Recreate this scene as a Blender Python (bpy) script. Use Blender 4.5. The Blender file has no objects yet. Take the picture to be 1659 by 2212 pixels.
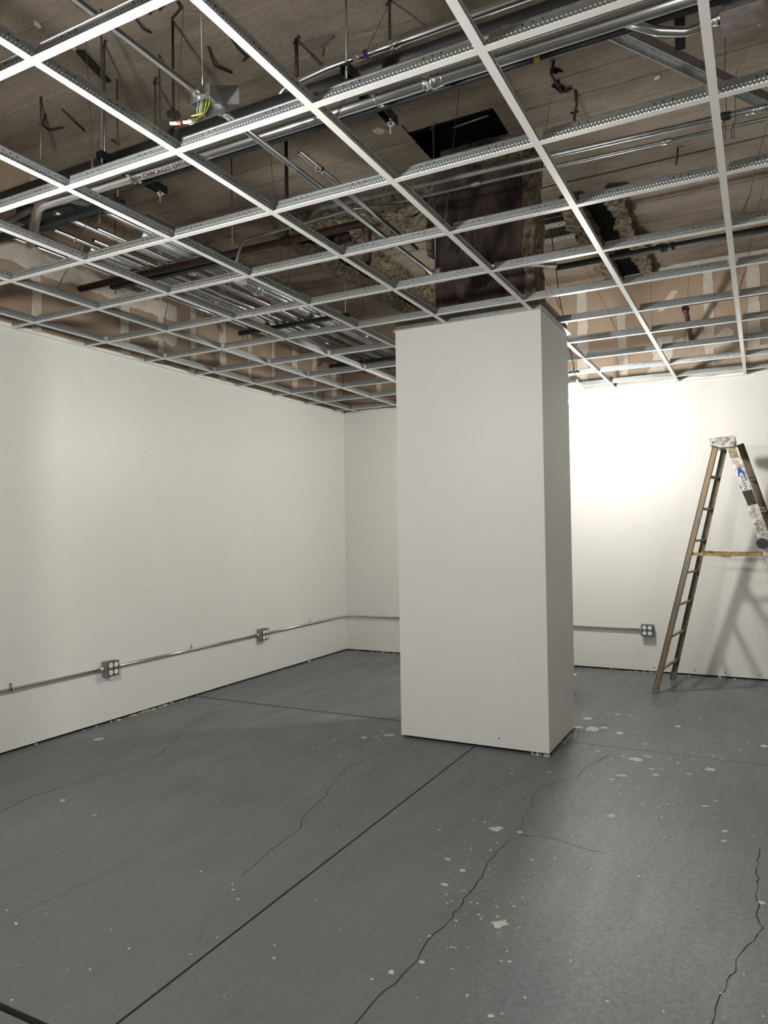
import bpy, bmesh, math, random
from mathutils import Vector, Matrix, noise
random.seed(7)
C = bpy.context.scene.collection
SC = bpy.context.scene

# ------------------------------------------------------------------ camera
F_PX, W_PX, H_PX = 1571.47, 1659.0, 2212.0
CAM = Vector((0.0, 0.0, 1.4906))
yaw, pitch, roll = -0.4787, 0.0235, -0.0145
_fw = Vector((math.sin(yaw)*math.cos(pitch), math.cos(yaw)*math.cos(pitch), math.sin(pitch)))
_rt = Vector((math.cos(yaw), -math.sin(yaw), 0)); _up = _rt.cross(_fw)
RT = math.cos(roll)*_rt + math.sin(roll)*_up
UP = -math.sin(roll)*_rt + math.cos(roll)*_up
cd = bpy.data.cameras.new('camera'); cam = bpy.data.objects.new('camera', cd); C.objects.link(cam)
M = Matrix((RT, UP, -_fw)).transposed().to_4x4(); M.translation = CAM; cam.matrix_world = M
cd.sensor_fit = 'HORIZONTAL'; cd.sensor_width = 36.0; cd.lens = F_PX/W_PX*36.0; cd.clip_start = 0.02
SC.camera = cam

# ------------------------------------------------------------------ world, exposure
LAMP_L = 1040.0            # base radiance of the work lamps and the added fill lamp
w = bpy.data.worlds.new('world'); SC.world = w; w.use_nodes = True
w.node_tree.nodes['Background'].inputs[0].default_value = (0.5, 0.5, 0.5, 1)
w.node_tree.nodes['Background'].inputs[1].default_value = 0.02
vs = SC.view_settings
vs.view_transform = 'Standard'; vs.look = 'None'; vs.gamma = 1.0; vs.use_curve_mapping = False
vs.exposure = 0.0

# ------------------------------------------------------------------ room numbers
XL, YB, XR, YF = -4.606, 7.82, 2.5, -3.0      # left, back, right and front wall faces
GZ, SZ = 2.928, 4.11                          # face of the ceiling grid, underside of the slab
CX0, CX1, CY0, CY1 = -2.33, -1.26, 4.71, 5.45 # boxed column
MAINX = lambda a: -1.9332 + 0.608*a
ROWY = lambda b: 1.4516 + 0.6096*b

def ray(px, py):
    return RT*((px-829.5)/F_PX) + UP*((1106-py)/F_PX) + _fw
def at(px, py, z):                            # survey: a point of a level plane
    d = ray(px, py); return CAM + d*((z-CAM.z)/d.z)
def atx(px, py, x): d = ray(px, py); return CAM + d*(x/d.x)
def aty(px, py, y): d = ray(px, py); return CAM + d*(y/d.y)

# ------------------------------------------------------------------ materials
def mat(name, col, rough=0.6, metal=0.0, spec=0.5, var=0.0, vscale=6.0, bump=0.0, bscale=60.0, emit=None, stretch=(1,1,1), col2=None, rvar=0.0):
    m = bpy.data.materials.new(name); m.use_nodes = True
    nt = m.node_tree; N = nt.nodes; L = nt.links; b = N['Principled BSDF']
    b.inputs['Base Color'].default_value = (*col, 1); b.inputs['Roughness'].default_value = rough
    b.inputs['Metallic'].default_value = metal; b.inputs['Specular IOR Level'].default_value = spec
    if emit:
        b.inputs['Emission Color'].default_value = (*emit[:3], 1); b.inputs['Emission Strength'].default_value = emit[3]
    if var > 0 or bump > 0 or rvar > 0:
        tc = N.new('ShaderNodeTexCoord'); mp = N.new('ShaderNodeMapping'); mp.inputs['Scale'].default_value = stretch
        L.new(tc.outputs['Object'], mp.inputs['Vector'])
    if var > 0 or rvar > 0:
        n = N.new('ShaderNodeTexNoise'); n.inputs['Scale'].default_value = vscale; n.inputs['Detail'].default_value = 6; n.inputs['Roughness'].default_value = 0.62
        L.new(mp.outputs[0], n.inputs['Vector'])
    if var > 0:
        r = N.new('ShaderNodeValToRGB'); r.color_ramp.elements[0].position = 0.33; r.color_ramp.elements[1].position = 0.68
        c2 = col2 if col2 else tuple(c*(1-var) for c in col)
        r.color_ramp.elements[0].color = (*c2, 1); r.color_ramp.elements[1].color = (*(min(1, c*(1+var*0.35)) for c in col), 1)
        L.new(n.outputs['Fac'], r.inputs[0]); L.new(r.outputs[0], b.inputs['Base Color'])
    if rvar > 0:
        mr = N.new('ShaderNodeMapRange'); mr.inputs[1].default_value = 0.3; mr.inputs[2].default_value = 0.7
        mr.inputs[3].default_value = max(0.05, rough-rvar); mr.inputs[4].default_value = min(1, rough+rvar)
        L.new(n.outputs['Fac'], mr.inputs[0]); L.new(mr.outputs[0], b.inputs['Roughness'])
    if bump > 0:
        n2 = N.new('ShaderNodeTexNoise'); n2.inputs['Scale'].default_value = bscale; n2.inputs['Detail'].default_value = 4
        L.new(mp.outputs[0], n2.inputs['Vector'])
        bp = N.new('ShaderNodeBump'); bp.inputs['Strength'].default_value = bump; bp.inputs['Distance'].default_value = 0.01
        L.new(n2.outputs['Fac'], bp.inputs['Height']); L.new(bp.outputs[0], b.inputs['Normal'])
    return m

def web_material():
    # galvanised web with two staggered rows of knurl dimples along local X
    m = mat('galvanized_knurled_web', (0.42, 0.45, 0.46), 0.38, 0.85)
    nt = m.node_tree; N = nt.nodes; L = nt.links; b = N['Principled BSDF']
    tc = N.new('ShaderNodeTexCoord'); sx = N.new('ShaderNodeSeparateXYZ'); L.new(tc.outputs['Object'], sx.inputs[0])
    def math_(op, a, bb=None):
        n = N.new('ShaderNodeMath'); n.operation = op
        for i, v in enumerate((a, bb)):
            if v is None: continue
            if isinstance(v, (int, float)): n.inputs[i].default_value = v
            else: L.new(v, n.inputs[i])
        return n.outputs[0]
    tot = None
    for z0, off in ((0.013, 0.0), (0.0235, 0.5)):
        u = math_('SUBTRACT', math_('FRACT', math_('ADD', math_('DIVIDE', sx.outputs[0], 0.0135), off)), 0.5)
        u = math_('MULTIPLY', u, 0.0135)
        v = math_('SUBTRACT', sx.outputs[2], z0)
        d = math_('SQRT', math_('ADD', math_('POWER', u, 2.0), math_('POWER', v, 2.0)))
        h = math_('SUBTRACT', 1.0, math_('DIVIDE', d, 0.0036)); h = math_('MAXIMUM', h, 0.0)
        tot = h if tot is None else math_('ADD', tot, h)
    bp = N.new('ShaderNodeBump'); bp.inputs['Strength'].default_value = 1.0; bp.inputs['Distance'].default_value = 0.0022
    L.new(tot, bp.inputs['Height']); L.new(bp.outputs[0], b.inputs['Normal'])
    mx = N.new('ShaderNodeMix'); mx.data_type = 'RGBA'
    mx.inputs[6].default_value = (0.34, 0.37, 0.38, 1); mx.inputs[7].default_value = (0.8, 0.82, 0.82, 1)
    L.new(math_('MINIMUM', math_('MULTIPLY', tot, 1.6), 1.0), mx.inputs[0]); L.new(mx.outputs[2], b.inputs['Base Color'])
    return m

def concrete_ceiling():
    m = mat('board_formed_concrete', (0.2, 0.165, 0.13), 0.9, spec=0.2)
    nt = m.node_tree; N = nt.nodes; L = nt.links; b = N['Principled BSDF']
    tc = N.new('ShaderNodeTexCoord')
    def nz(sc, det, stretch, rough=0.6):
        mp = N.new('ShaderNodeMapping'); mp.inputs['Scale'].default_value = stretch; L.new(tc.outputs['Object'], mp.inputs[0])
        n = N.new('ShaderNodeTexNoise'); n.inputs['Scale'].default_value = sc; n.inputs['Detail'].default_value = det; n.inputs['Roughness'].default_value = rough
        L.new(mp.outputs[0], n.inputs['Vector']); return n.outputs['Fac']
    def ramp(fac, stops):
        r = N.new('ShaderNodeValToRGB'); e = r.color_ramp.elements
        while len(e) < len(stops): e.new(0.5)
        for i, (p, c) in enumerate(stops): e[i].position = p; e[i].color = (*c, 1)
        L.new(fac, r.inputs[0]); return r.outputs[0]
    big = ramp(nz(1.1, 5, (0.6, 1.5, 1)), [(0.3, (0.1, 0.08, 0.062)), (0.48, (0.21, 0.175, 0.14)), (0.7, (0.32, 0.27, 0.213))])
    grain = ramp(nz(5, 8, (0.45, 2.2, 1), 0.72), [(0.25, (0.68, 0.66, 0.64)), (0.48, (1, 1, 1)), (0.75, (1.08, 1.07, 1.05))])
    fine = ramp(nz(60, 4, (1, 1, 1)), [(0.25, (0.72, 0.7, 0.68)), (0.5, (1, 1, 1)), (0.8, (1.06, 1.05, 1.04))])
    def mul(a, c):
        x = N.new('ShaderNodeMix'); x.data_type = 'RGBA'; x.blend_type = 'MULTIPLY'; x.inputs[0].default_value = 1
        L.new(a, x.inputs[6]); L.new(c, x.inputs[7]); return x.outputs[2]
    L.new(mul(mul(big, grain), fine), b.inputs['Base Color'])
    bp = N.new('ShaderNodeBump'); bp.inputs['Strength'].default_value = 0.7; bp.inputs['Distance'].default_value = 0.015
    L.new(nz(20, 8, (0.7, 1.6, 1), 0.75), bp.inputs['Height']); L.new(bp.outputs[0], b.inputs['Normal'])
    return m

def floor_material():
    m = mat('grey_floor_paint', (0.115, 0.125, 0.122), 0.42, spec=0.5)
    nt = m.node_tree; N = nt.nodes; L = nt.links; b = N['Principled BSDF']
    tc = N.new('ShaderNodeTexCoord')
    def nz(sc, det, stretch=(1, 1, 1), rot=0, rough=0.6):
        mp = N.new('ShaderNodeMapping'); mp.inputs['Scale'].default_value = stretch; mp.inputs['Rotation'].default_value = (0, 0, rot); L.new(tc.outputs['Object'], mp.inputs[0])
        n = N.new('ShaderNodeTexNoise'); n.inputs['Scale'].default_value = sc; n.inputs['Detail'].default_value = det; n.inputs['Roughness'].default_value = rough
        L.new(mp.outputs[0], n.inputs['Vector']); return n.outputs['Fac']
    r = N.new('ShaderNodeValToRGB'); e = r.color_ramp.elements
    e[0].position = 0.3; e[0].color = (0.09, 0.103, 0.103, 1); e[1].position = 0.72; e[1].color = (0.122, 0.136, 0.136, 1)
    L.new(nz(1.3, 6), r.inputs[0]); L.new(r.outputs[0], b.inputs['Base Color'])
    ad = N.new('ShaderNodeMath'); ad.operation = 'MULTIPLY_ADD'; ad.inputs[1].default_value = 0.5
    L.new(nz(70, 8, (1, 1, 1), 0, 0.8), ad.inputs[0]); 
    h2 = N.new('ShaderNodeMath'); h2.operation = 'MULTIPLY'; h2.inputs[1].default_value = 0.5; L.new(nz(5, 6, (1, 0.25, 1), 0.5, 0.7), h2.inputs[0]); L.new(h2.outputs[0], ad.inputs[2])
    mr = N.new('ShaderNodeMapRange'); mr.inputs[1].default_value = 0.38; mr.inputs[2].default_value = 0.62; mr.inputs[3].default_value = 0.27; mr.inputs[4].default_value = 0.5
    L.new(ad.outputs[0], mr.inputs[0]); L.new(mr.outputs[0], b.inputs['Roughness'])
    sp = N.new('ShaderNodeMapRange'); sp.inputs[1].default_value = 0.44; sp.inputs[2].default_value = 0.6; sp.inputs[3].default_value = 0.22; sp.inputs[4].default_value = 0.95
    sm = N.new('ShaderNodeMath'); sm.operation = 'MULTIPLY_ADD'; sm.inputs[1].default_value = 0.82
    L.new(nz(48, 10, (1, 1, 1), 0, 0.85), sm.inputs[0]); s2 = N.new('ShaderNodeMath'); s2.operation = 'MULTIPLY'; s2.inputs[1].default_value = 0.18
    L.new(nz(11, 8, (1, 0.12, 1), -0.35, 0.8), s2.inputs[0]); L.new(s2.outputs[0], sm.inputs[2]); L.new(sm.outputs[0], sp.inputs[0]); L.new(sp.outputs[0], b.inputs['Specular IOR Level'])
    bp = N.new('ShaderNodeBump'); bp.inputs['Strength'].default_value = 0.35; bp.inputs['Distance'].default_value = 0.004
    L.new(nz(90, 8, (1, 1, 1), 0, 0.8), bp.inputs['Height']); L.new(bp.outputs[0], b.inputs['Normal'])
    return m

MT = {
 'paint': mat('offwhite_wall_paint', (0.655, 0.65, 0.62), 0.4, spec=0.42, var=0.03, vscale=0.9, bump=0.05, bscale=160, rvar=0.06),
 'colpaint': mat('offwhite_column_paint', (0.645, 0.642, 0.62), 0.45, spec=0.4, var=0.025, vscale=1.1, bump=0.05, bscale=160),
 'floor': floor_material(), 'slab': concrete_ceiling(),
 'joint': mat('dark_joint_fill', (0.012, 0.012, 0.011), 0.95, spec=0.1),
 'crack': mat('dark_floor_crack', (0.03, 0.031, 0.03), 0.95, spec=0.1),
 'spot': mat('dried_white_paint', (0.46, 0.45, 0.42), 0.75, var=0.2, vscale=40),
 'drywall': mat('bare_tan_drywall', (0.355, 0.272, 0.2), 0.9, spec=0.2, var=0.22, vscale=1.6),
 'mud': mat('dry_joint_compound', (0.55, 0.5, 0.43), 0.9, spec=0.2, var=0.2, vscale=7),
 'white': mat('white_tee_enamel', (0.8, 0.79, 0.77), 0.38, spec=0.5),
 'web': web_material(),
 'galv': mat('galvanized_steel', (0.55, 0.57, 0.58), 0.3, 0.95, var=0.25, vscale=30, bump=0.05, bscale=80),
 'galvdull': mat('dull_galvanized_steel', (0.36, 0.38, 0.39), 0.45, 0.9, var=0.35, vscale=9),
 'emt': mat('bright_conduit_steel', (0.66, 0.67, 0.68), 0.24, 1.0, var=0.15, vscale=14, stretch=(0.4, 0.4, 4)),
 'chrome': mat('zinc_plated_fitting', (0.75, 0.76, 0.77), 0.16, 1.0),
 'greybox': mat('grey_box_steel', (0.27, 0.29, 0.3), 0.42, 0.6, var=0.2, vscale=30),
 'iron': mat('black_iron_pipe', (0.016, 0.016, 0.019), 0.55, 0.3),
 'redpipe': mat('rusty_red_black_pipe', (0.05, 0.022, 0.02), 0.6, 0.2, var=0.5, vscale=18),
 'strut': mat('dark_green_strut', (0.014, 0.02, 0.022), 0.5, 0.3),
 'rod': mat('threaded_steel_rod', (0.22, 0.21, 0.2), 0.5, 0.8, var=0.3, vscale=40),
 'rust': mat('rusted_embed_steel', (0.03, 0.021, 0.017), 0.85, 0.2, var=0.5, vscale=30),
 'core': mat('stained_concrete_core', (0.085, 0.066, 0.058), 0.95, spec=0.15, var=0.6, vscale=4.5, bump=0.5, bscale=30, stretch=(1.6, 1.6, 0.5), col2=(0.028, 0.02, 0.02)),
 'fire': mat('crumbling_sprayed_fireproofing', (0.19, 0.16, 0.115), 1.0, spec=0.05, var=0.75, vscale=22, bump=1.0, bscale=70, col2=(0.03, 0.024, 0.018)),
 'void': mat('black_steel_and_recess_shade', (0.006, 0.006, 0.006), 0.95, spec=0.05),  # shade of beam gaps and slab holes is put into this black
 'black': mat('black_plastic', (0.012, 0.012, 0.013), 0.45),
 'lampglow': mat('lit_lamp_diffuser', (0.9, 0.9, 0.9), 0.4, emit=(1.0, 0.97, 0.915, LAMP_L)),
 'lampglow_mid': mat('lit_lamp_diffuser_back', (0.9, 0.9, 0.9), 0.4, emit=(1.0, 0.97, 0.915, LAMP_L*0.76)),
 'fill_glow': mat('added_fill_lamp_diffuser', (0.9, 0.9, 0.9), 0.4, emit=(1.0, 0.97, 0.915, LAMP_L*0.36)),
 'lamphead': mat('grey_lamp_housing', (0.2, 0.2, 0.2), 0.45, 0.3),
 'outlet': mat('white_receptacle', (0.78, 0.77, 0.74), 0.35),
 'slot': mat('receptacle_slot', (0.03, 0.03, 0.03), 0.6),
 'yellow': mat('yellow_wire', (0.62, 0.6, 0.08), 0.4), 'greenw': mat('green_wire', (0.05, 0.2, 0.08), 0.4),
 'whitew': mat('white_wire', (0.72, 0.72, 0.68), 0.4), 'nut': mat('cream_wire_nut', (0.66, 0.58, 0.42), 0.5), 'red': mat('red_band', (0.5, 0.06, 0.06), 0.5),
 'purple': mat('purple_tape', (0.1, 0.02, 0.3), 0.4), 'ink': mat('red_black_ink', (0.12, 0.012, 0.014), 0.7), 'yellowtag': mat('yellow_sticker', (0.3, 0.24, 0.03), 0.6),
 'paper': mat('white_sticker', (0.6, 0.6, 0.58), 0.6), 'greytape': mat('silver_label_tape', (0.5, 0.5, 0.5), 0.4, 0.4),
 'fiberglass': mat('worn_yellow_fiberglass', (0.2, 0.135, 0.06), 0.5, var=0.6, vscale=9, col2=(0.14, 0.13, 0.115), stretch=(1, 1, 0.6)),
 'fiberdark': mat('dirty_olive_fiberglass', (0.14, 0.115, 0.07), 0.6, var=0.45, vscale=12),
 'alu': mat('worn_aluminium', (0.56, 0.55, 0.53), 0.4, 0.6, var=0.5, vscale=26, col2=(0.17, 0.15, 0.12)),
 'aludirty': mat('dirty_aluminium', (0.24, 0.22, 0.18), 0.5, 0.5, var=0.5, vscale=22),
 'rail': mat('paint_spattered_white_rail', (0.6, 0.58, 0.55), 0.5, 0.1, var=0.75, vscale=20, col2=(0.2, 0.17, 0.14)),
 'blue': mat('blue_logo_ink', (0.01, 0.05, 0.28), 0.5), 'blackink': mat('black_logo_ink', (0.015, 0.015, 0.02), 0.5),
 'grime': mat('dark_sticker_residue', (0.035, 0.028, 0.024), 0.8, var=0.4, vscale=60), 'gold': mat('brass_spreader', (0.36, 0.28, 0.12), 0.45, 0.5, var=0.5, vscale=30),
}

# ------------------------------------------------------------------ mesh helpers
def box(bm, x0, x1, y0, y1, z0, z1):
    v = [bm.verts.new(p) for p in ((x0,y0,z0),(x1,y0,z0),(x1,y1,z0),(x0,y1,z0),(x0,y0,z1),(x1,y0,z1),(x1,y1,z1),(x0,y1,z1))]
    for f in ((0,3,2,1),(4,5,6,7),(0,1,5,4),(1,2,6,5),(2,3,7,6),(3,0,4,7)): bm.faces.new([v[i] for i in f])
    return v
def fillet(pts, r, n=6):
    pts = [Vector(p) for p in pts]; out = [pts[0]]
    for i in range(1, len(pts)-1):
        a, b, c = pts[i-1], pts[i], pts[i+1]
        d1 = (a-b).normalized(); d2 = (c-b).normalized()
        ang = d1.angle(d2)
        if ang > 3.1: out.append(b); continue
        t = min(r/math.tan(ang/2), (a-b).length*0.49, (c-b).length*0.49)
        p0 = b+d1*t; p1 = b+d2*t
        for k in range(n+1):
            s = k/n; out.append(p0*(1-s)**2 + b*2*s*(1-s) + p1*s*s)
    out.append(pts[-1]); return out
def tube(bm, pts, r, seg=12, bend=None, cap=True):
    if bend: pts = fillet(pts, bend)
    pts = [Vector(p) for p in pts]; n = len(pts); rings = []; ref = None
    for i, p in enumerate(pts):
        t = (pts[min(i+1, n-1)]-pts[max(i-1, 0)]).normalized()
        if ref is None:
            ref = t.orthogonal().normalized()
        ref = (ref - t*ref.dot(t)).normalized(); bi = t.cross(ref)
        rr = r[i] if isinstance(r, (list, tuple)) else r
        rings.append([bm.verts.new(p + (ref*math.cos(2*math.pi*k/seg) + bi*math.sin(2*math.pi*k/seg))*rr) for k in range(seg)])
    for a, b in zip(rings, rings[1:]):
        for k in range(seg):
            f = bm.faces.new((a[k], a[(k+1) % seg], b[(k+1) % seg], b[k])); f.smooth = True
    if cap:
        bm.faces.new(rings[0][::-1]); bm.faces.new(rings[-1])
def beam(bm, p0, p1, side, w, d):
    # rectangular bar from p0 to p1; w along 'side', d along the third axis
    p0, p1 = Vector(p0), Vector(p1); t = (p1-p0).normalized(); s = Vector(side); s = (s - t*s.dot(t)).normalized(); u = t.cross(s)
    vs_ = []
    for p in (p0, p1):
        for a, b in ((-1,-1),(1,-1),(1,1),(-1,1)): vs_.append(bm.verts.new(p + s*a*w/2 + u*b*d/2))
    for f in ((3,2,1,0),(4,5,6,7),(0,1,5,4),(1,2,6,5),(2,3,7,6),(3,0,4,7)): bm.faces.new([vs_[i] for i in f])
def channel(bm, p0, p1, side, w, d, t=0.004):
    # C section: web across 'side' with two lips of depth d
    p0, p1 = Vector(p0), Vector(p1); ax = (p1-p0).normalized(); s = Vector(side); s = (s - ax*s.dot(ax)).normalized(); u = ax.cross(s)
    prof = [(-w/2,0),(w/2,0),(w/2,d),(w/2-t,d),(w/2-t,t),(-w/2+t,t),(-w/2+t,d),(-w/2,d)]
    A = [bm.verts.new(p0+s*a+u*b) for a, b in prof]; B = [bm.verts.new(p1+s*a+u*b) for a, b in prof]
    n = len(prof)
    for k in range(n): bm.faces.new((A[k], A[(k+1) % n], B[(k+1) % n], B[k]))
    for q in (A, B):
        for f in ((0,1,4,5),(1,2,3,4),(5,6,7,0)):
            bm.faces.new([q[i] for i in f])
def disc(bm, c, nrm, r, h, seg=14, r2=None):
    c = Vector(c); nrm = Vector(nrm).normalized(); tube(bm, [c, c+nrm*h], [r, r if r2 is None else r2], seg)
def finish(bm, bevel=0.0):
    bmesh.ops.recalc_face_normals(bm, faces=bm.faces[:])
    if bevel > 0:
        bmesh.ops.bevel(bm, geom=bm.edges[:], offset=bevel, segments=1, affect='EDGES')
def obj(name, bm, m, parent=None, bevel=0.0, kind=None):
    finish(bm, bevel)
    me = bpy.data.meshes.new(name); bm.to_mesh(me); bm.free()
    me.materials.append(MT[m] if isinstance(m, str) else m)
    o = bpy.data.objects.new(name, me); C.objects.link(o)
    if parent is not None:
        o.parent = parent; o.matrix_parent_inverse = parent.matrix_basis.inverted()
    if kind: o['kind'] = kind
    return o
def nb(): return bmesh.new()
def tag(o, label, cat, group=None):
    o['label'] = label; o['category'] = cat
    if group: o['group'] = group
    return o
def thing(name, label, cat, loc=(0,0,0), group=None):
    o = bpy.data.objects.new(name, None); C.objects.link(o); o.location = loc; o.empty_display_size = 0.05
    bpy.context.view_layer.update
    o.matrix_basis = Matrix.Translation(Vector(loc))
    return tag(o, label, cat, group)
def struct(o): o['kind'] = 'structure'; return o
def copy_tree(o, parent=None, xf=None):
    c = o.copy(); C.objects.link(c); c.parent = parent
    if parent is not None: c.matrix_parent_inverse = o.matrix_parent_inverse.copy()
    for ch in list(o.children): copy_tree(ch, c)
    return c
def blob(bm, c, rx, ry, h, n=11, jag=0.45, rot=None):
    # irregular flat chip lying on a level surface
    rot = random.uniform(0, 6.28) if rot is None else rot
    lo, hi = [], []
    for k in range(n):
        a = 2*math.pi*k/n; q = 1-jag*random.random()
        x, y = rx*math.cos(a)*q, ry*math.sin(a)*q
        X = x*math.cos(rot)-y*math.sin(rot); Y = x*math.sin(rot)+y*math.cos(rot)
        lo.append(bm.verts.new((c[0]+X, c[1]+Y, c[2]))); hi.append(bm.verts.new((c[0]+X*0.92, c[1]+Y*0.92, c[2]+h)))
    bm.faces.new(hi)
    for k in range(n): bm.faces.new((lo[k], lo[(k+1) % n], hi[(k+1) % n], hi[k]))
def lumpy(bm, x0, x1, y0, y1, z0, z1, res=0.05, amp=0.05, fine=0.02):
    # closed box with clotted, crumbling surface
    nx, ny, nz_ = (max(2, int((b-a)/res)) for a, b in ((x0,x1),(y0,y1),(z0,z1)))
    cache = {}
    def V(i, j, k):
        key = (i, j, k)
        if key not in cache:
            p = Vector((x0+(x1-x0)*i/nx, y0+(y1-y0)*j/ny, z0+(z1-z0)*k/nz_))
            d = noise.noise_vector(p*4.0)*amp + noise.noise_vector(p*17.0)*fine
            cache[key] = bm.verts.new(p+d)
        return cache[key]
    for i in range(nx):
        for j in range(ny):
            for k in (0, nz_): bm.faces.new((V(i,j,k), V(i+1,j,k), V(i+1,j+1,k), V(i,j+1,k)))
    for i in range(nx):
        for k in range(nz_):
            for j in (0, ny): bm.faces.new((V(i,j,k), V(i+1,j,k), V(i+1,j,k+1), V(i,j,k+1)))
    for j in range(ny):
        for k in range(nz_):
            for i in (0, nx): bm.faces.new((V(i,j,k), V(i,j+1,k), V(i,j+1,k+1), V(i,j,k+1)))

# ================================================================== FLOOR
fbm = nb(); box(fbm, XL-0.2, XR+0.2, YF-0.2, YB+0.2, -0.12, -0.02)
floor = struct(obj('floor', fbm, 'joint'))
JX, JY1, JY2, G = -1.776, 1.505, 5.09, 0.0045
xs = [XL-0.15, JX, XR+0.15]; ys = [YF-0.15, JY1, JY2, YB+0.15]
for i in range(2):
    for j in range(3):
        b = nb(); box(b, xs[i]+(G if i else 0), xs[i+1]-(G if i == 0 else 0), ys[j]+(G*(2.8 if i == 0 else .8) if j else 0), ys[j+1]-(G*(2.8 if i == 0 else .8) if j < 2 else 0), -0.06, 0.0)
        obj('floor_slab', b, 'floor', floor, bevel=0.0015)
cracks = [
 [(0,1755),(60,1725),(110,1708),(200,1680),(300,1655),(340,1632),(370,1610),(385,1590),(400,1575),(440,1548),(490,1530)],
 [(892,1600),(886,1612),(820,1632),(755,1655),(720,1690),(700,1722),(670,1750),(655,1765),(650,1790),(600,1825),(560,1860),(520,1895)],
 [(886,1612),(905,1627),(930,1635),(985,1642),(1020,1655),(1075,1665)],
 [(1110,1805),(1085,1830),(1055,1860),(1045,1882),(1030,1905),(1000,1950),(955,2005),(925,2030),(905,2065),(870,2105),(830,2140),(790,2185),(755,2225)],
 [(1155,1704),(1200,1690),(1245,1681),(1256,1668),(1275,1652),(1290,1645),(1315,1630)],
 [(1160,1706),(1148,1740),(1130,1765),(1128,1785),(1124,1803),(1180,1808),(1230,1822),(1270,1835),(1310,1845)],
 [(1640,1830),(1634,1880),(1635,1905),(1637,1985),(1650,2005),(1600,2060),(1590,2085),(1570,2120),(1545,2180),(1525,2225)],
 [(0,1997),(60,1962),(120,1937),(240,1882),(310,1838),(420,1800),(530,1770),(545,1745),(555,1720)],
 [(660,1522),(690,1505),(720,1482)], [(330,1985),(400,1976)], [(425,2045),(450,1970)], [(800,1495),(840,1488),(862,1478)],
]
cw = [0.005, 0.004, 0.003, 0.0055, 0.005, 0.0028, 0.005, 0.0018, 0.003, 0.0015, 0.0012, 0.003]
for pl, wd in zip(cracks, cw):
    P = [at(x, y, 0) for x, y in pl]; Q = []
    for a, b in zip(P, P[1:]):
        n = max(2, int((b-a).length/0.035))
        for k in range(n):
            q = a.lerp(b, k/n)
            if k: q += Vector((random.uniform(-1,1), random.uniform(-1,1), 0))*0.009
            Q.append(q)
    Q.append(P[-1]); bm = nb(); L_, R_ = [], []
    for i, q in enumerate(Q):
        t = (Q[min(i+1, len(Q)-1)]-Q[max(0, i-1)]); t.z = 0; t.normalize(); s = Vector((-t.y, t.x, 0))
        ww = wd*random.uniform(0.35, 1.0)*(0.2 if i in (0, len(Q)-1) else 1)*0.5
        L_.append(bm.verts.new(q+s*ww+Vector((0,0,0.0006)))); R_.append(bm.verts.new(q-s*ww+Vector((0,0,0.0006))))
    for i in range(len(Q)-1): bm.faces.new((L_[i], R_[i], R_[i+1], L_[i+1]))
    obj('crack', bm, 'crack', floor)
# dried paint spots: (pixel x, y, width px)
spots = [(841,1588,30),(826,1580,14),(786,1593,18),(722,1598,10),(748,1583,6),(812,1592,9),(820,1599,8),(1248,1571,26),(1278,1575,34),(1305,1572,22),(1337,1583,18),(1270,1552,22),(1335,1543,14),(1361,1545,12),
 (1465,1569,15),(1395,1607,15),(1350,1611,6),(1410,1611,5),(1373,1640,26),(1345,1634,10),(1400,1634,18),(1343,1675,28),(1417,1674,13),(1408,1661,14),(1535,1662,22),(1449,1638,8),(1491,1619,4),(1502,1620,4),
 (1523,1741,16),(1565,1795,16),(1564,1817,14),(1320,1762,22),(1150,1857,9),(1072,1790,34),(1187,1667,10),(1104,1671,8),(1080,1995,40),(960,1911,22),(1000,1880,14),(1380,1893,8),(1646,1950,18),(1110,1958,8),(845,2100,14),
 (35,1995,14),(15,1966,6),(135,1729,14),(214,1597,22),(300,1562,8),(180,1490,10),(1060,2195,16),(1085,2190,8),(1652,1612,20),(1515,1553,10),(1520,1558,4),(1546,1729,8),(1462,1706,5),(650,1574,4),(700,1495,7),(780,1528,8),(745,1568,5),(1010,1600,7),(1160,1618,14),(240,2008,6),(1600,1620,8),(1560,1640,10)]
for x, y, wpx in spots:
    p = at(x, y, 0.0); d = (p-CAM).length; r = wpx*d/F_PX*0.5
    bm = nb(); blob(bm, (p.x, p.y, 0.0), r*1.05, r*random.uniform(0.55, 1.25), 0.0012, n=13, jag=0.5, rot=random.uniform(-0.4, 0.9))
    obj('paint_spot', bm, 'spot', floor)
bm = nb()
for k in range(520):
    zone = random.random()
    if zone < 0.45: x, y = random.gauss(1400, 120), random.gauss(1620, 70)
    elif zone < 0.65: x, y = random.uniform(640, 862), random.uniform(1420, 1640)
    elif zone < 0.8: x, y = random.gauss(1040, 60), random.gauss(1900, 130)
    else: x, y = random.uniform(0, 1659), random.uniform(1500, 2200)
    p = at(x, max(1450, y), 0.0)
    if p.y > YB-0.02 or p.x < XL+0.02 or (CX0-.03 < p.x < CX1+.03 and CY0-.03 < p.y < CY1+.03): continue
    r = random.uniform(0.0015, 0.007)*(1+random.random()**6*2)
    blob(bm, (p.x, p.y, 0.0), r, r*random.uniform(0.5, 1.6), 0.0009, n=6, jag=0.5)
obj('paint_fleck', bm, 'spot', floor, kind='stuff')
# plaster crumbs along the wall feet
bm = nb()
for k in range(110):
    if k % 2: p = (XL+abs(random.gauss(0, 0.02))+0.004, random.choice([random.uniform(2.5, 7.7), random.gauss(4.55, .25)]), 0)
    else: p = (random.uniform(-4.5, 0.4), YB-abs(random.gauss(0, 0.02))-0.004, 0)
    r = random.uniform(0.004, 0.014); blob(bm, p, r, r*random.uniform(0.5, 2), random.uniform(0.002, 0.008), n=6)
obj('plaster_crumb', bm, 'mud', floor, kind='stuff')

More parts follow.
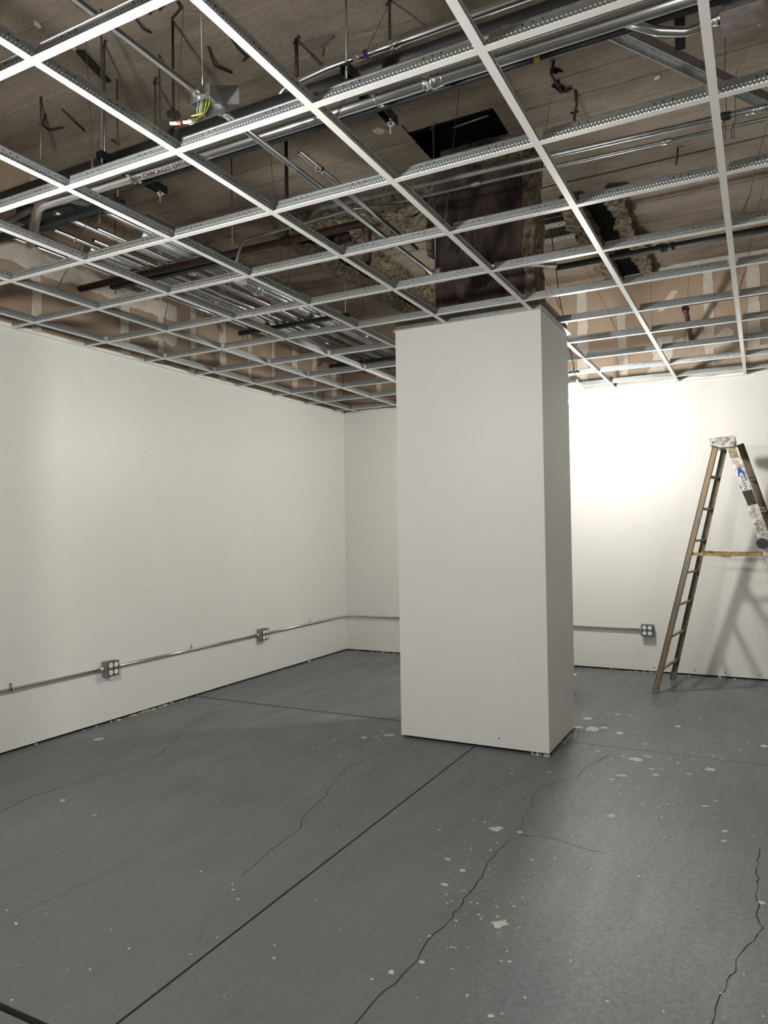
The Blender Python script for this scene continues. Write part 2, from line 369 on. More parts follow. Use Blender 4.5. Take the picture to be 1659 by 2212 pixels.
# ================================================================== CEILING SLAB
bm = nb()
HX0, HX1, HY0, HY1 = -2.02, -1.43, 4.36, 4.95   # broken-out pocket in front of the column head
y = YF-0.2; k = 0
while y < YB+0.2:
    y1 = min(y+0.218, YB+0.2); z = SZ + random.uniform(-0.005, 0.005)
    segs = [(XL-0.15, XR+0.15)]
    if y1 > HY0+0.02 and y < HY1-0.02: segs = [(XL-0.15, HX0), (HX1, XR+0.15)]
    for a, b in segs:
        n = 40; prev = None
        for i in range(n+1):     # slightly ragged board edge
            x = a+(b-a)*i/n
            q = (bm.verts.new((x, y+0.004+random.uniform(0, .003), z)), bm.verts.new((x, y1-0.003-random.uniform(0, .003), z)), bm.verts.new((x, y1, z+0.016)), bm.verts.new((x, y, z+0.016)))
            if prev:
                for e in range(4): bm.faces.new((prev[e], q[e], q[(e+1) % 4], prev[(e+1) % 4]))
            prev = q
    y = y1
for x0, x1, y0, y1 in ((XL-.2, HX0, YF-.2, YB+.2), (HX1, XR+.2, YF-.2, YB+.2), (HX0, HX1, YF-.2, HY0), (HX0, HX1, HY1, YB+.2)):
    box(bm, x0, x1, y0, y1, SZ+0.014, SZ+0.2)
ceiling = struct(obj('ceiling', bm, 'slab'))
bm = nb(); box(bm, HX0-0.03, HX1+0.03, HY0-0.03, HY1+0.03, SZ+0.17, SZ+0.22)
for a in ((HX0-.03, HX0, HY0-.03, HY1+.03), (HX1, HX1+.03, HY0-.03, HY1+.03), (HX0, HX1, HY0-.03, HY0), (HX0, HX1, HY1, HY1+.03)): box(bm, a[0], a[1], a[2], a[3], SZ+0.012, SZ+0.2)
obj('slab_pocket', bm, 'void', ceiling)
bm = nb(); tube(bm, [at(980, 275, SZ+.03), at(1056, 249, SZ+.03)], 0.007, 8); obj('pocket_bar', bm, 'rod', ceiling)
# stubs, bent rebar and embeds left in the slab: each its own piece
def slabpath(px, zs): return [at(x, y, SZ-z) for (x, y), z in zip(px, zs)]
for px, zs, r in ([[(325,0),(338,12),(322,30)],[0,.03,.05],.008], [[(345,2),(352,12),(345,22)],[0,.03,.04],.007], [[(383,3),(390,18),(371,41)],[0.005,.02,.012],.006], [[(293,40),(308,62),(326,71)],[.004,.02,.008],.005],
  [[(450,100),(463,142),(500,157)],[0.004,.03,.01],.007], [[(500,82),(515,105),(533,122),(526,131)],[.004,.03,.03,.01],.007], [[(133,235),(160,262),(182,282)],[.004,.012,.006],.006],
  [[(98,247),(92,270),(105,281),(136,276)],[.004,.02,.02,.008],.007], [[(240,302),(258,312)],[.004,.02],.006], [[(690,475),(700,500),(708,478)],[.004,.05,.01],.008], [[(855,460),(852,480),(862,492),(855,510)],[.004,.06,.06,.02],.012],
  [[(1464,318),(1463,340),(1460,357)],[.004,.05,.09],.006], [[(1197,130),(1190,160),(1205,185)],[.004,.05,.03],.008], [[(1243,195),(1246,225),(1240,255),(1246,275)],[.004,.03,.07,.1],.008], [[(1205,180),(1215,200),(1235,190)],[.004,.02,.004],.009]):
    bm = nb(); tube(bm, slabpath(px, zs), r, 7, bend=0.02); obj('rebar_stub', bm, 'rust', ceiling)
bm = nb(); beam(bm, at(172, 110, SZ-.004), at(233, 176, SZ-.004), (1, 0, 0), 0.045, 0.012); obj('embed_strip', bm, 'rust', ceiling)
bm = nb(); p = at(690, 100, SZ); 
tri = [at(655, 92, SZ-.004), at(718, 76, SZ-.004), at(700, 100, SZ-.004), at(694, 122, SZ-.004), at(676, 108, SZ-.004)]
A = [bm.verts.new(q) for q in tri]; B = [bm.verts.new(q+Vector((0, 0, -.012*(k % 2)-.003))) for k, q in enumerate(tri)]; bm.faces.new(B)
for k in range(5): bm.faces.new((A[k], A[(k+1) % 5], B[(k+1) % 5], B[k]))
obj('patch', bm, mat('grey_mortar_patch', (.14, .13, .115), .9, var=.4, vscale=30), ceiling)
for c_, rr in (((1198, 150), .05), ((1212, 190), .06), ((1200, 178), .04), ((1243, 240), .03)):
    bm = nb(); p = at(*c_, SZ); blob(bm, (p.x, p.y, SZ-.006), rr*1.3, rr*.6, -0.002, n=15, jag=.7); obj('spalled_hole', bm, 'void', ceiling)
for x, y, r in ((820,282,.045),(160,102,.02),(80,50,.025),(990,460,.02),(1420,165,.02)):
    bm = nb(); p = at(x, y, SZ); blob(bm, (p.x, p.y, SZ-.005), r*1.4, r, -0.004); obj('plaster_dab', bm, 'mud', ceiling)

# ================================================================== WALLS
def wall(name, x0, x1, y0, y1, zlo=0.014):
    b = nb(); box(b, x0, x1, y0, y1, zlo, GZ+0.012); o = struct(obj(name, b, 'paint')); return o
wl = wall('wall_left', XL-0.12, XL, YF, YB); wb = wall('wall_back', XL-0.12, XR+0.12, YB, YB+0.12)
wr = wall('wall_right', XR, XR+0.12, YF, YB); wf = wall('wall_front', XL-0.12, XR+0.12, YF-0.12, YF)
for pw, a in ((wl, (XL-.11, XL-.008, YF, YB)), (wb, (XL, XR, YB+.008, YB+.11)), (wr, (XR+.008, XR+.11, YF, YB)), (wf, (XL, XR, YF-.11, YF-.008))):
    b = nb(); box(b, *a, -0.01, 0.02); obj('wall_plate', b, 'joint', pw)
# bare gypsum sheets above the grid, joints taped with compound
for y0 in [YF+1.22*i for i in range(9)]:
    b = nb(); box(b, XL-0.12, XL-0.002, y0, min(y0+1.22, YB)-0.003, GZ+0.013, SZ+.02); obj('drywall_sheet', b, 'drywall', wl)
for x0 in [XL+1.22*i for i in range(7)]:
    b = nb(); box(b, x0, min(x0+1.22, XR)-0.003, YB+0.002, YB+0.12, GZ+0.013, SZ+.02); obj('drywall_sheet', b, 'drywall', wb)
b = nb(); box(b, XR+.002, XR+.12, YF, YB, GZ+.013, SZ+.02); obj('drywall_sheet', b, 'drywall', wr)
b = nb(); box(b, XL, XR, YF-.12, YF-.002, GZ+.013, SZ+.02); obj('drywall_sheet', b, 'drywall', wf)
def mudstrip(parent, plane, c0, c1, wd, horiz=False, rag=0.25):
    # ragged band of compound on a wall plane; c0,c1 = (along, z)
    n = max(6, int((Vector(c1)-Vector(c0)).length/0.05)); bm = nb(); prev = None; hh = random.uniform(.0014, .0045)
    for i in range(n+1):
        t = i/n; a = c0[0]+(c1[0]-c0[0])*t; z = c0[1]+(c1[1]-c0[1])*t
        l = wd/2*(1+rag*(noise.noise(Vector((a*9, z*9, 1.7)))*1.6)); r = wd/2*(1+rag*(noise.noise(Vector((a*9, z*9, 9.3)))*1.6))
        def P(s, off):
            aa, zz = (a, z+s) if horiz else (a+s, z)
            return (XL+off, aa, zz) if plane == 'L' else (aa, YB-off, zz)
        q = [bm.verts.new(P(-l, 0.0)), bm.verts.new(P(-l*0.93, hh)), bm.verts.new(P(r*0.93, hh)), bm.verts.new(P(r, 0.0))]
        if prev:
            for e in range(3): bm.faces.new((prev[e], q[e], q[e+1], prev[e+1]))
        prev = q
    obj('joint_compound', bm, 'mud', parent)
for i, y0 in enumerate([1.85, 2.67, 3.07, 3.48, 4.3, 4.70, 5.11, 5.52, 5.94, 6.35, 6.75, 7.16, 7.6]):
    mudstrip(wl, 'L', (y0, GZ+0.02), (y0, SZ-0.05 if i % 2 else 3.75), random.choice([0.06, 0.075, 0.1]))
mudstrip(wl, 'L', (2.3, 3.48), (4.9, 3.44), 0.15, True); mudstrip(wl, 'L', (4.55, 3.2), (4.9, 3.22), 0.12, True, 0.5)
for i, x0 in enumerate([-4.1, -3.7, -3.28, -2.87, -2.06, -1.65, -1.24, -0.41, -0.02, 0.4, 0.82]):
    mudstrip(wb, 'B', (x0, GZ+0.02), (x0, SZ-0.06 if x0 in (-1.65, -.41, -.02, -2.87) else 3.72), random.choice([0.075, 0.09, 0.11]))
mudstrip(wb, 'B', (-1.15, 4.06), (1.2, 4.07), 0.12, True); mudstrip(wb, 'B', (-0.95, 3.3), (-0.2, 3.33), 0.13, True, 0.9); mudstrip(wb, 'B', (-0.86, 3.66), (-0.72, 3.85), 0.07)
mudstrip(wb, 'B', (-1.75, 2.97), (0.4, 2.985), 0.05, True, 0.5); mudstrip(wb, 'B', (-0.9, 3.0), (-0.83, 3.4), 0.16, False, .6); mudstrip(wb, 'B', (0.0, 3.0), (0.02, 3.2), 0.2, False, .6)
mudstrip(wb, 'B', (-4.5, 3.6), (-3.6, 3.62), 0.3, True, .5)

# ================================================================== BOXED COLUMN
col = thing('column', 'square off-white drywall column standing in the middle of the grey floor', 'column', ((CX0+CX1)/2, (CY0+CY1)/2, 0))
T = 0.016
for nm, a in (('front_panel', (CX0, CX1, CY0, CY0+T)), ('side_panel', (CX1-T, CX1, CY0+T, CY1-T)), ('side_panel', (CX0, CX0+T, CY0+T, CY1-T)), ('back_panel', (CX0, CX1, CY1-T, CY1))):
    b = nb(); box(b, *a, 0.016, GZ+0.01); obj(nm, b, 'colpaint', col)
b = nb(); box(b, CX0+.02, CX1-.02, CY0+.02, CY1-.02, 0.0, 0.04); obj('floor_track', b, 'joint', col)
b = nb()
for a in ((CX0+.002, CX1-.002, CY0+.002, CY0+T), (CX1-T, CX1-.002, CY0+T, CY1-T), (CX0+.002, CX0+T, CY0+T, CY1-T), (CX0+.002, CX1-.002, CY1-T, CY1-.002)): box(b, *a, GZ+.0101, GZ+0.07)
obj('bare_drywall_rim', b, mat('greyed_drywall_edge', (0.22, 0.2, 0.165), .9, var=.3, vscale=6), col)
for a in ((CX0-.01, CX1+.01, CY0+.02, CY0+.09), (CX0-.01, CX1+.01, CY1-.09, CY1-.02), (CX0+.02, CX0+.09, CY0+.09, CY1-.09), (CX1-.09, CX1-.02, CY0+.09, CY1-.09)):
    b = nb(); box(b, *a, GZ+0.071, GZ+0.115); obj('top_track', b, 'galvdull', col)
bm = nb()
for k in range(60):
    p = (random.uniform(CX1-.12, CX1+.02), CY0+random.uniform(-.02, .01), 0) if k < 25 else (CX1+abs(random.gauss(0, .03)), random.uniform(CY0+.3, CY1+.05), 0)
    blob(bm, p, random.uniform(.004, .016), random.uniform(.004, .01), random.uniform(.003, .01), n=6)
obj('plaster_crumb', bm, 'mud', col, kind='stuff')
# concrete core with crumbling fireproofing above the drywall
core = thing('concrete_pier', 'dark stained concrete pier rising above the white column to the slab', 'pier', (-1.7, 5.1, GZ+.12))
bm = nb(); lumpy(bm, -2.07, -1.4, 4.84, 5.15, GZ+.12, SZ+0.12, 0.06, 0.012, 0.006); obj('shaft', bm, 'core', core)
bm = nb(); lumpy(bm, -1.41, -1.33, 4.82, 5.1, GZ+.12, SZ-.02, 0.04, 0.03, 0.012); obj('fireproofing', bm, 'fire', core)
bm = nb(); lumpy(bm, -2.13, -2.05, 4.86, 5.1, 3.5, SZ, 0.04, 0.03, 0.012); obj('fireproofing', bm, 'fire', core)
bm = nb(); lumpy(bm, -1.75, -1.3, 4.72, 4.86, SZ-.12, SZ+.02, 0.04, 0.04, 0.015); obj('fireproofing', bm, 'fire', core)
def fire_beam(label, boxes, void):
    t = thing('fireproofed_beam', label, 'beam', (void[0], void[2], void[4]))
    b = nb(); box(b, *void); obj('steel_beam', b, 'void', t)
    for a in boxes:
        b = nb(); lumpy(b, *a, 0.035, 0.05, 0.03); obj('fireproofing', b, 'fire', t)
fire_beam('crumbling fireproofed beam running along slab from pier toward left wall', [(-3.62, -2.12, 5.0, 5.2, SZ-.13, SZ+.02), (-3.1, -2.15, 5.26, 5.8, SZ-.1, SZ+.02)], (-3.6, -2.14, 5.1, 5.4, SZ-.06, SZ+.02))
fire_beam('crumbling fireproofed beam left of the pier, meeting the back wall under the conduit bundle', [(-3.34, -3.12, 5.5, YB-.06, SZ-.12, SZ+.02), (-3.72, -3.52, 5.5, YB-.06, SZ-.07, SZ+.02)], (-3.55, -3.3, 5.4, YB-.01, SZ-.035, SZ+.02))
fire_beam('crumbling fireproofed double beam right of the pier, ending at the back wall', [(-1.36, -1.2, 5.75, YB-.05, SZ-.13, SZ+.02), (-1.02, -0.9, 5.75, YB-.05, SZ-.1, SZ+.02)], (-1.25, -0.98, 5.82, YB-.01, SZ-.03, SZ+.02))
# slotted metal lath strips beside the pier
for yy, lab in ((6.0, 'slotted galvanized lath strip between pier and fireproofed beam, farther from back wall'), (6.3, 'slotted galvanized lath strip between pier and fireproofed beam, nearer the back wall')):
    t = thing('metal_lath', lab, 'lath', (-1.45, yy, SZ-.09), 'slotted lath strips')
    b = nb(); box(b, -1.66, -1.26, yy, yy+.09, SZ-.09, SZ-.085); box(b, -1.66, -1.26, yy+.088, yy+.092, SZ-.09, SZ-.01); obj('sheet', b, 'galvdull', t)
    b = nb()
    for k in range(11):
        x = -1.64+k*.034; beam(b, (x, yy+.015, SZ-.092), (x+.02, yy+.07, SZ-.097), (1, 0, 0), .007, .004)
    obj('louvre', b, 'galv', t, kind='stuff')

# ================================================================== CEILING GRID
# wall angles
def angle(n, x0, x1, y0, y1, lip):
    b = nb(); box(b, x0, x1, y0, y1, GZ-.002, GZ); box(b, *lip, GZ-.002, GZ+.03); struct(obj('trim_%d' % n, b, 'white' if n < 3 else 'galv'))
A0 = 0.026
angle(1, XL+.0005, XL+A0, YF, YB-.0005, (XL+.0005, XL+.002, YF, YB-.0005)); angle(2, XL+A0, XR-.001, YB-A0, YB-.0005, (XL+A0, XR-.001, YB-.002, YB-.0005))
angle(3, CX0-.006, CX1, CY0-A0, CY0-.0005, (CX0, CX1, CY0-.002, CY0-.0005)); angle(4, CX1+.0005, CX1+A0, CY0-A0, CY1, (CX1+.0005, CX1+.002, CY0, CY1))
angle(5, CX0-A0, CX0-.0005, CY0, CY1, (CX0-.002, CX0-.0005, CY0, CY1)); angle(6, CX0, CX1, CY1+.0005, CY1+A0, (CX0, CX1, CY1+.0005, CY1+.002))
mesh_cache = {}
def tee_meshes(L, bevelends, holes):
    key = (round(L, 3), bevelends)
    if key in mesh_cache: return mesh_cache[key]
    fw = 0.0285; out = []
    b = nb(); box(b, 0, L, -fw/2, fw/2, 0, 0.0022); finish(b)
    me = bpy.data.meshes.new('flange'); b.to_mesh(me); b.free(); me.materials.append(MT['white']); out.append(me)
    b = nb(); e = 0.012 if bevelends else 0.0
    v = [b.verts.new(p) for p in ((0.001,-.0009,.0022),(L-.001,-.0009,.0022),(L-e,-.0009,.041),(e,-.0009,.041),(0.001,.0009,.0022),(L-.001,.0009,.0022),(L-e,.0009,.041),(e,.0009,.041))]
    for f in ((0,1,2,3),(7,6,5,4),(0,4,5,1),(3,2,6,7),(0,3,7,4),(1,5,6,2)): b.faces.new([v[i] for i in f])
    finish(b); me = bpy.data.meshes.new('web'); b.to_mesh(me); b.free(); me.materials.append(MT['web']); out.append(me)
    b = nb(); box(b, e, L-e, -.0035, .0035, .041, .048); finish(b, 0.0012)
    me = bpy.data.meshes.new('bulb'); b.to_mesh(me); b.free(); me.materials.append(MT['galv']); out.append(me)
    b = nb(); n = max(1, int(L/0.2))
    for k in range(n):
        xx = L*(k+.5)/n
        for dx in (-.03, .0, .03): disc(b, (xx+dx, -.0013, .034), (0, 1, 0), .0032, .0026, 8)
    finish(b); me = bpy.data.meshes.new('punched_hole'); b.to_mesh(me); b.free(); me.materials.append(MT['joint']); out.append(me)
    mesh_cache[key] = out; return out
def tee(name, p, L, rz, label, group, bevelends):
    t = bpy.data.objects.new(name, None); C.objects.link(t); t.empty_display_size = .05
    t.location = p; t.rotation_euler = (0, 0, rz); tag(t, label, 'ceiling grid', group)
    for me in tee_meshes(L, bevelends, True):
        o = bpy.data.objects.new(me.name, me); C.objects.link(o); o.parent = t
        if me.name.startswith('punched'): o['kind'] = 'stuff'
    return t
ORD = ['first', 'second', 'third', 'fourth', 'fifth', 'sixth', 'seventh', 'eighth', 'ninth', 'tenth', 'eleventh', 'twelfth', 'thirteenth']
AMIN, AMAX, BMIN, BMAX = -4, 5, -1, 10
for a in range(AMIN, AMAX+1):
    x = MAINX(a); nm = ORD[a-AMIN]
    if a in (0, 1):
        tee('main_tee', (x, YF+.02, GZ), CY0-.002-YF-.02, math.pi/2, 'white-faced main tee, %s from left wall, stopping at the column front' % nm, 'main tees of the ceiling grid', False)
        tee('main_tee', (x, CY1+.002, GZ), YB-.002-CY1-.002, math.pi/2, 'white-faced main tee, %s from left wall, from column back to back wall' % nm, 'main tees of the ceiling grid', False)
    else:
        tee('main_tee', (x, YF+.02, GZ), YB-.002-YF-.02, math.pi/2, 'long white-faced main tee of the ceiling grid, %s from left wall' % nm, 'main tees of the ceiling grid', False)
for b_ in range(BMIN, BMAX+1):
    y = ROWY(b_); row = ORD[BMAX-b_]
    for a in range(AMIN-1, AMAX):
        x0 = XL+.002 if a < AMIN else MAINX(a)+.0145; x1 = MAINX(a+1)-.0145
        if CY0 < y < CY1:
            if x0 > CX0 and x1 < CX1: continue
            if x0 < CX0 < x1: x1 = CX0-.002
            if x0 < CX1 < x1: x0 = CX1+.002
        where = 'between left wall and first main' if a < AMIN else 'between %s and %s mains' % (ORD[a-AMIN], ORD[a-AMIN+1])
        tee('cross_tee', (x0, y, GZ), x1-x0, 0, 'cross tee, %s row from back wall, %s from left wall' % (row, where) if a >= AMIN else 'short cross tee, %s row from back wall, %s' % (row, where), 'cross tees of the ceiling grid', True)

# ================================================================== PIPES ABOVE THE GRID
def pipe(name, label, cat, pts, r, m, bend=None, group=None, fittings=(), seg=14):
    t = thing(name, label, cat, pts[0], group)
    b = nb(); tube(b, pts, r, seg, bend); obj('tube', b, m, t)
    for f in fittings:       # (name, centre, axis, radius, length, material)
        b = nb(); c = Vector(f[1]); ax = Vector(f[2]).normalized()
        if f[0] in ('coupling', 'clamp_ring'):
            tube(b, [c-ax*f[4]/2, c-ax*f[4]*.42, c-ax*f[4]*.12, c-ax*f[4]*.1, c+ax*f[4]*.1, c+ax*f[4]*.12, c+ax*f[4]*.42, c+ax*f[4]/2], [f[3]*.97, f[3], f[3], f[3]*1.12, f[3]*1.12, f[3], f[3], f[3]*.97], seg)
        else: tube(b, [c-ax*f[4]/2, c+ax*f[4]/2], f[3], seg)
        obj(f[0], b, f[5], t)
    return t
X = (1, 0, 0); Y = (0, 1, 0); Z = (0, 0, 1)
big = pipe('conduit', 'large bright conduit with red lettering crossing above the column-side grid', 'conduit', [(-4.1, 3.05, 3.34), (-3.55, 2.7, 3.33), (-2.6, 2.69, 3.31), (2.0, 2.69, 3.31)], .028, 'emt', .3,
  fittings=[('coupling', (-1.14, 2.69, 3.31), X, .0325, .085, 'chrome'), ('coupling', (0.35, 2.69, 3.31), X, .0325, .085, 'chrome')])
# lettering printed along the big conduit
def text_mesh(s, size):
    cu = bpy.data.curves.new('txt', 'FONT'); cu.body = s; cu.size = size; cu.resolution_u = 2
    o = bpy.data.objects.new('txt', cu); C.objects.link(o); dg = bpy.context.evaluated_depsgraph_get(); dg.update()
    me = bpy.data.meshes.new_from_object(o.evaluated_get(dg)); bpy.data.objects.remove(o); return me
me = text_mesh('100= CHICAGO EMTO OUR', 0.034); me.name = 'printed_lettering'
bb = bmesh.new(); bb.from_mesh(me); bmesh.ops.subdivide_edges(bb, edges=[e for e in bb.edges if e.calc_length() > .006], cuts=1)
for v in bb.verts:
    a = (v.co.y-.012)/.0287 - 0.95      # wrap round the pipe, facing down and to the room
    v.co = Vector((-2.83+v.co.x*1.2, 2.69 - math.cos(a)*.0287, 3.31+math.sin(a)*.0287))
bb.to_mesh(me); bb.free(); me.materials.clear(); me.materials.append(MT['ink'])
o = bpy.data.objects.new('printed_lettering', me); C.objects.link(o); o.parent = big; o.matrix_parent_inverse = big.matrix_basis.inverted(); o['label'] = 'red printed lettering along conduit'
pipe('conduit', 'dull grey conduit strapped behind the large lettered conduit', 'conduit', [(-3.5, 2.612, 3.317), (2.0, 2.612, 3.317)], .023, 'galvdull')
pipe('conduit', 'thin bright conduit with couplings running beside the large lettered conduit', 'conduit', [(-1.3, 2.56, 3.322), (2.0, 2.56, 3.322)], .0118, 'emt', fittings=[('coupling', (-.48, 2.56, 3.322), X, .0145, .06, 'chrome'), ('coupling', (-.8, 2.56, 3.322), X, .0145, .05, 'chrome')])
pipe('conduit', 'thin dark conduit on the far side of the large lettered conduit', 'conduit', [(-2.9, 2.79, 3.33), (2.0, 2.79, 3.33)], .012, 'iron', fittings=[('sticker', (-.74, 2.79, 3.33), X, .0125, .025, 'yellowtag')])
c1 = pipe('conduit', 'bright conduit with purple tape and a bent end under the slab', 'conduit', [(-2.0, 2.85, 3.44), (-2.0, 2.81, 3.58), (-1.7, 2.79, 3.592), (2.0, 2.79, 3.592)], .0175, 'emt', .14,
  fittings=[('tape', at(790, 128, 3.57).xyz*0+Vector((-1.5, 2.79, 3.592)), X, .0182, .022, 'purple'), ('tape', (-1.55, 2.79, 3.592), X, .0182, .03, 'greytape'), ('coupling', (-1.36, 2.79, 3.592), X, .0205, .05, 'chrome')])
pipe('black_pipe', 'thick black iron pipe crossing under the slab from left wall', 'pipe', [(XL+.001, 2.775, 3.5), (2.0, 2.775, 3.5)], .031, 'iron', fittings=[('coupling', (-2.7, 2.775, 3.5), X, .037, .09, 'iron')])
hg = thing('pipe_hanger', 'rusty clevis hanger holding the thick black pipe from the slab', 'hanger', (-2.62, 2.775, SZ))
b = nb(); tube(b, [(-2.62, 2.775, SZ), (-2.62, 2.775, 3.54)], .007, 8); obj('rod', b, 'rust', hg)
b = nb(); disc(b, (-2.62, 2.775, 3.62), Z, .035, .01); obj('flange', b, 'rust', hg)
b = nb(); tube(b, [(-2.62, 2.775+.038*math.sin(q), 3.5+.042*math.cos(q)) for q in [i*math.pi/6 for i in range(13)]], .008, 6); obj('ring', b, 'rust', hg)
# conduit with the open junction box
jc = pipe('conduit', 'conduit entering the open junction box with loose yellow wires', 'conduit', [(-1.8, -1.0, 3.1), (-1.8, 2.035, 3.1)], .0135, 'emt', fittings=[('coupling', (-1.8, 2.022, 3.1), Y, .0175, .03, 'chrome')])
pipe('conduit', 'conduit from the open junction box to the small box at the pier', 'conduit', [(-1.8, 2.145, 3.1), (-1.81, 4.2, 3.1)], .0135, 'emt', fittings=[('coupling', (-1.8, 2.163, 3.1), Y, .0175, .035, 'chrome'), ('coupling', (-1.81, 4.19, 3.1), Y, .0175, .03, 'chrome')])
pipe('conduit', 'short conduit from the small junction box along the pier front', 'conduit', [(-1.77, 4.25, 3.1), (-1.35, 4.26, 3.1), (-1.1, 4.5, 3.12)], .0135, 'emt', .12, fittings=[('coupling', (-1.75, 4.25, 3.1), X, .0175, .03, 'chrome')])
pipe('conduit', 'cut-off conduit with a bright free end near the dark pier', 'conduit', [(-1.92, 2.87, 3.3), (-1.94, 4.25, 3.3)], .0135, 'emt', fittings=[('coupling', (-1.925, 3.05, 3.3), Y, .018, .07, 'chrome')])
def jbox(name, label, c, s=.06, d=.055):
    t = thing(name, label, 'junction box', c); b = nb(); x, y, z = c
    for a in ((x-s, x+s, y-s, y-s+.003), (x-s, x+s, y+s-.003, y+s), (x-s, x-s+.003, y-s+.003, y+s-.003), (x+s-.003, x+s, y-s+.003, y+s-.003)): box(b, *a, z-d/2, z+d/2)
    box(b, x-s, x+s, y-s, y+s, z+d/2, z+d/2+.003); obj('box_shell', b, 'galv', t); return t
jb = jbox('junction_box', 'open galvanized junction box with loose yellow and white wires', (-1.8, 2.0, 3.1))
for dx, dy, nrm in ((-.03, -.0605, (0,-1,0)), (.03, -.0605, (0,-1,0)), (-.0605, 0, (-1,0,0)), (.0605, .025, (1,0,0)), (-.03, .0605, (0,1,0))):
    b = nb(); disc(b, (-1.8+dx, 2.0+dy, 3.1), nrm, .0125, .0012, 14); obj('knockout', b, 'chrome', jb)
b = nb(); beam(b, (-1.735, 2.03, 3.165), (-1.735, 2.03, 3.085), (.8, .45, .2), .12, .002); obj('cover_plate', b, 'greybox', jb)
for k, (m, dx, ln) in enumerate((('whitew', -.035, .13), ('yellow', -.01, .13), ('yellow', .012, .12), ('greenw', 0.0, .135), ('whitew', -.02, .14), ('yellow', .03, .11))):
    b = nb(); tube(b, fillet([(-1.8+dx, 1.985, 3.12), (-1.8+dx, 1.97, 3.06), (-1.79+dx*.7, 1.95, 3.1-ln*.75), (-1.815+dx*.25, 1.925-.004*k, 3.1-ln)], .03), .0024, 6); obj('wire', b, m, jb)
for k, (p, q) in enumerate((((-1.815, 1.915, 2.972), (-1.835, 1.885, 2.962)), ((-1.805, 1.92, 2.978), (-1.812, 1.89, 2.962)), ((-1.85, 1.89, 2.966), (-1.885, 1.86, 2.958)))):
    b = nb(); tube(b, [p, q], [.0085, .006], 10); w_ = obj('wire_nut', b, 'nut', jb)
    if k == 2: b = nb(); tube(b, [p, Vector(p).lerp(Vector(q), .2)], .0092, 10); obj('band', b, 'red', w_)
jb.location.y += .09; jb.scale = (.88, .88, .88)
sb = jbox('junction_box', 'small closed galvanized junction box in front of the dark pier', (-1.81, 4.25, 3.1), .05, .05); b = nb(); box(b, -1.862, -1.758, 4.198, 4.302, 3.07, 3.074); obj('cover_plate', b, 'galv', sb)
gb = jbox('junction_box', 'grey stained junction box beside a curved conduit and the slab strut', (-0.02, 2.86, 3.32), .062, .06); b = nb(); box(b, -.09, .05, 2.79, 2.93, 3.284, 3.289); obj('cover_plate', b, mat('stained_grey_cover', (.3, .29, .28), .6, .2, var=.4, vscale=18, col2=(.2, .13, .12)), gb)
for sx_, sy_ in ((-.075, 2.8), (.035, 2.92)): b = nb(); disc(b, (sx_, sy_, 3.2845), (0, 0, -1), .004, .002, 8); obj('screw', b, 'chrome', gb)
pipe('conduit', 'curved conduit stub joining the grey stained junction box', 'conduit', [(-.42, 2.74, 3.34), (-.3, 2.8, 3.3), (-.2, 2.86, 3.3), (-.082, 2.86, 3.32)], .0175, 'emt', .1, fittings=[('coupling', (-.1, 2.86, 3.315), X, .022, .03, 'chrome')])
b = nb(); box(b, -.272, -.232, 3.2, 3.206, 3.45, SZ); tag(obj('steel_strap', b, 'iron'), 'flat black steel strap hanging from slab beside the diagonal strut', 'strap')
# diagonal slotted strut
ds = thing('slotted_strut', 'diagonal galvanized slotted strut hung under the slab', 'strut', (-.6, 3.0, 3.63)); b = nb(); p0, p1 = Vector((-.66, 2.95, 3.63)), Vector((1.12, 5.75, 3.63))
channel(b, p0, p1, (p1-p0).cross(Vector(Z)), .062, .045, .003); obj('channel', b, 'galv', ds)
b = nb(); dr = (p1-p0).normalized()
for k in range(40):
    c = p0+dr*(.05+k*.08); disc(b, c-Vector((0, 0, .0035)), (0, 0, 1), .012, .006, 10)
obj('slot', b, 'galvdull', ds, kind='stuff')
# sprinkler branch on the left
rp = pipe('sprinkler_pipe', 'dark red sprinkler pipe from left wall with a drop elbow', 'pipe', [(XL+.001, 3.86, 3.37), (-2.1, 3.88, 3.37), (-2.1, 3.88, 3.12)], .0245, 'redpipe', .05, fittings=[('coupling', (-2.1, 3.88, 3.33), Z, .032, .05, 'redpipe'), ('coupling', (-2.7, 3.875, 3.37), X, .031, .07, 'redpipe'), ('sprinkler_body', (-2.1, 3.88, 3.11), Z, .014, .05, 'rust')])
pipe('conduit', 'thin grey conduit bent round above the dark red sprinkler pipe', 'conduit', [(-3.1, 3.8, 3.12), (-3.0, 3.8, 3.4), (-2.15, 3.82, 3.44), (-1.9, 3.9, 3.44)], .0118, 'rod', .1)
# pipes on the right
pipe('conduit', 'dark thin conduit crossing in front of the stained pier, upper of two', 'conduit', [(-2.4, 3.82, 3.5), (2.0, 4.03, 3.5)], .014, 'galvdull', fittings=[('coupling', (-.12, 3.93, 3.5), X, .02, .06, 'iron'), ('coupling', (.02, 3.938, 3.5), X, .0165, .08, 'galv')])
pipe('conduit', 'dark thin conduit crossing in front of the stained pier, lower of two', 'conduit', [(-2.4, 4.0, 3.52), (2.0, 4.17, 3.52)], .0105, 'galvdull', fittings=[('coupling', (-1.45, 4.035, 3.52), X, .0145, .05, 'galvdull'), ('coupling', (-.4, 4.078, 3.52), X, .0145, .05, 'galv')])
pipe('black_pipe', 'black iron pipe under the slab crossing toward the double fireproofed beam', 'pipe', [(-1.5, 6.16, 3.7), (2.0, 6.1, 3.7)], .026, 'iron', fittings=[('coupling', (-.66, 6.145, 3.7), X, .034, .08, 'iron'), ('coupling', (-.58, 6.143, 3.7), X, .031, .04, 'iron')])
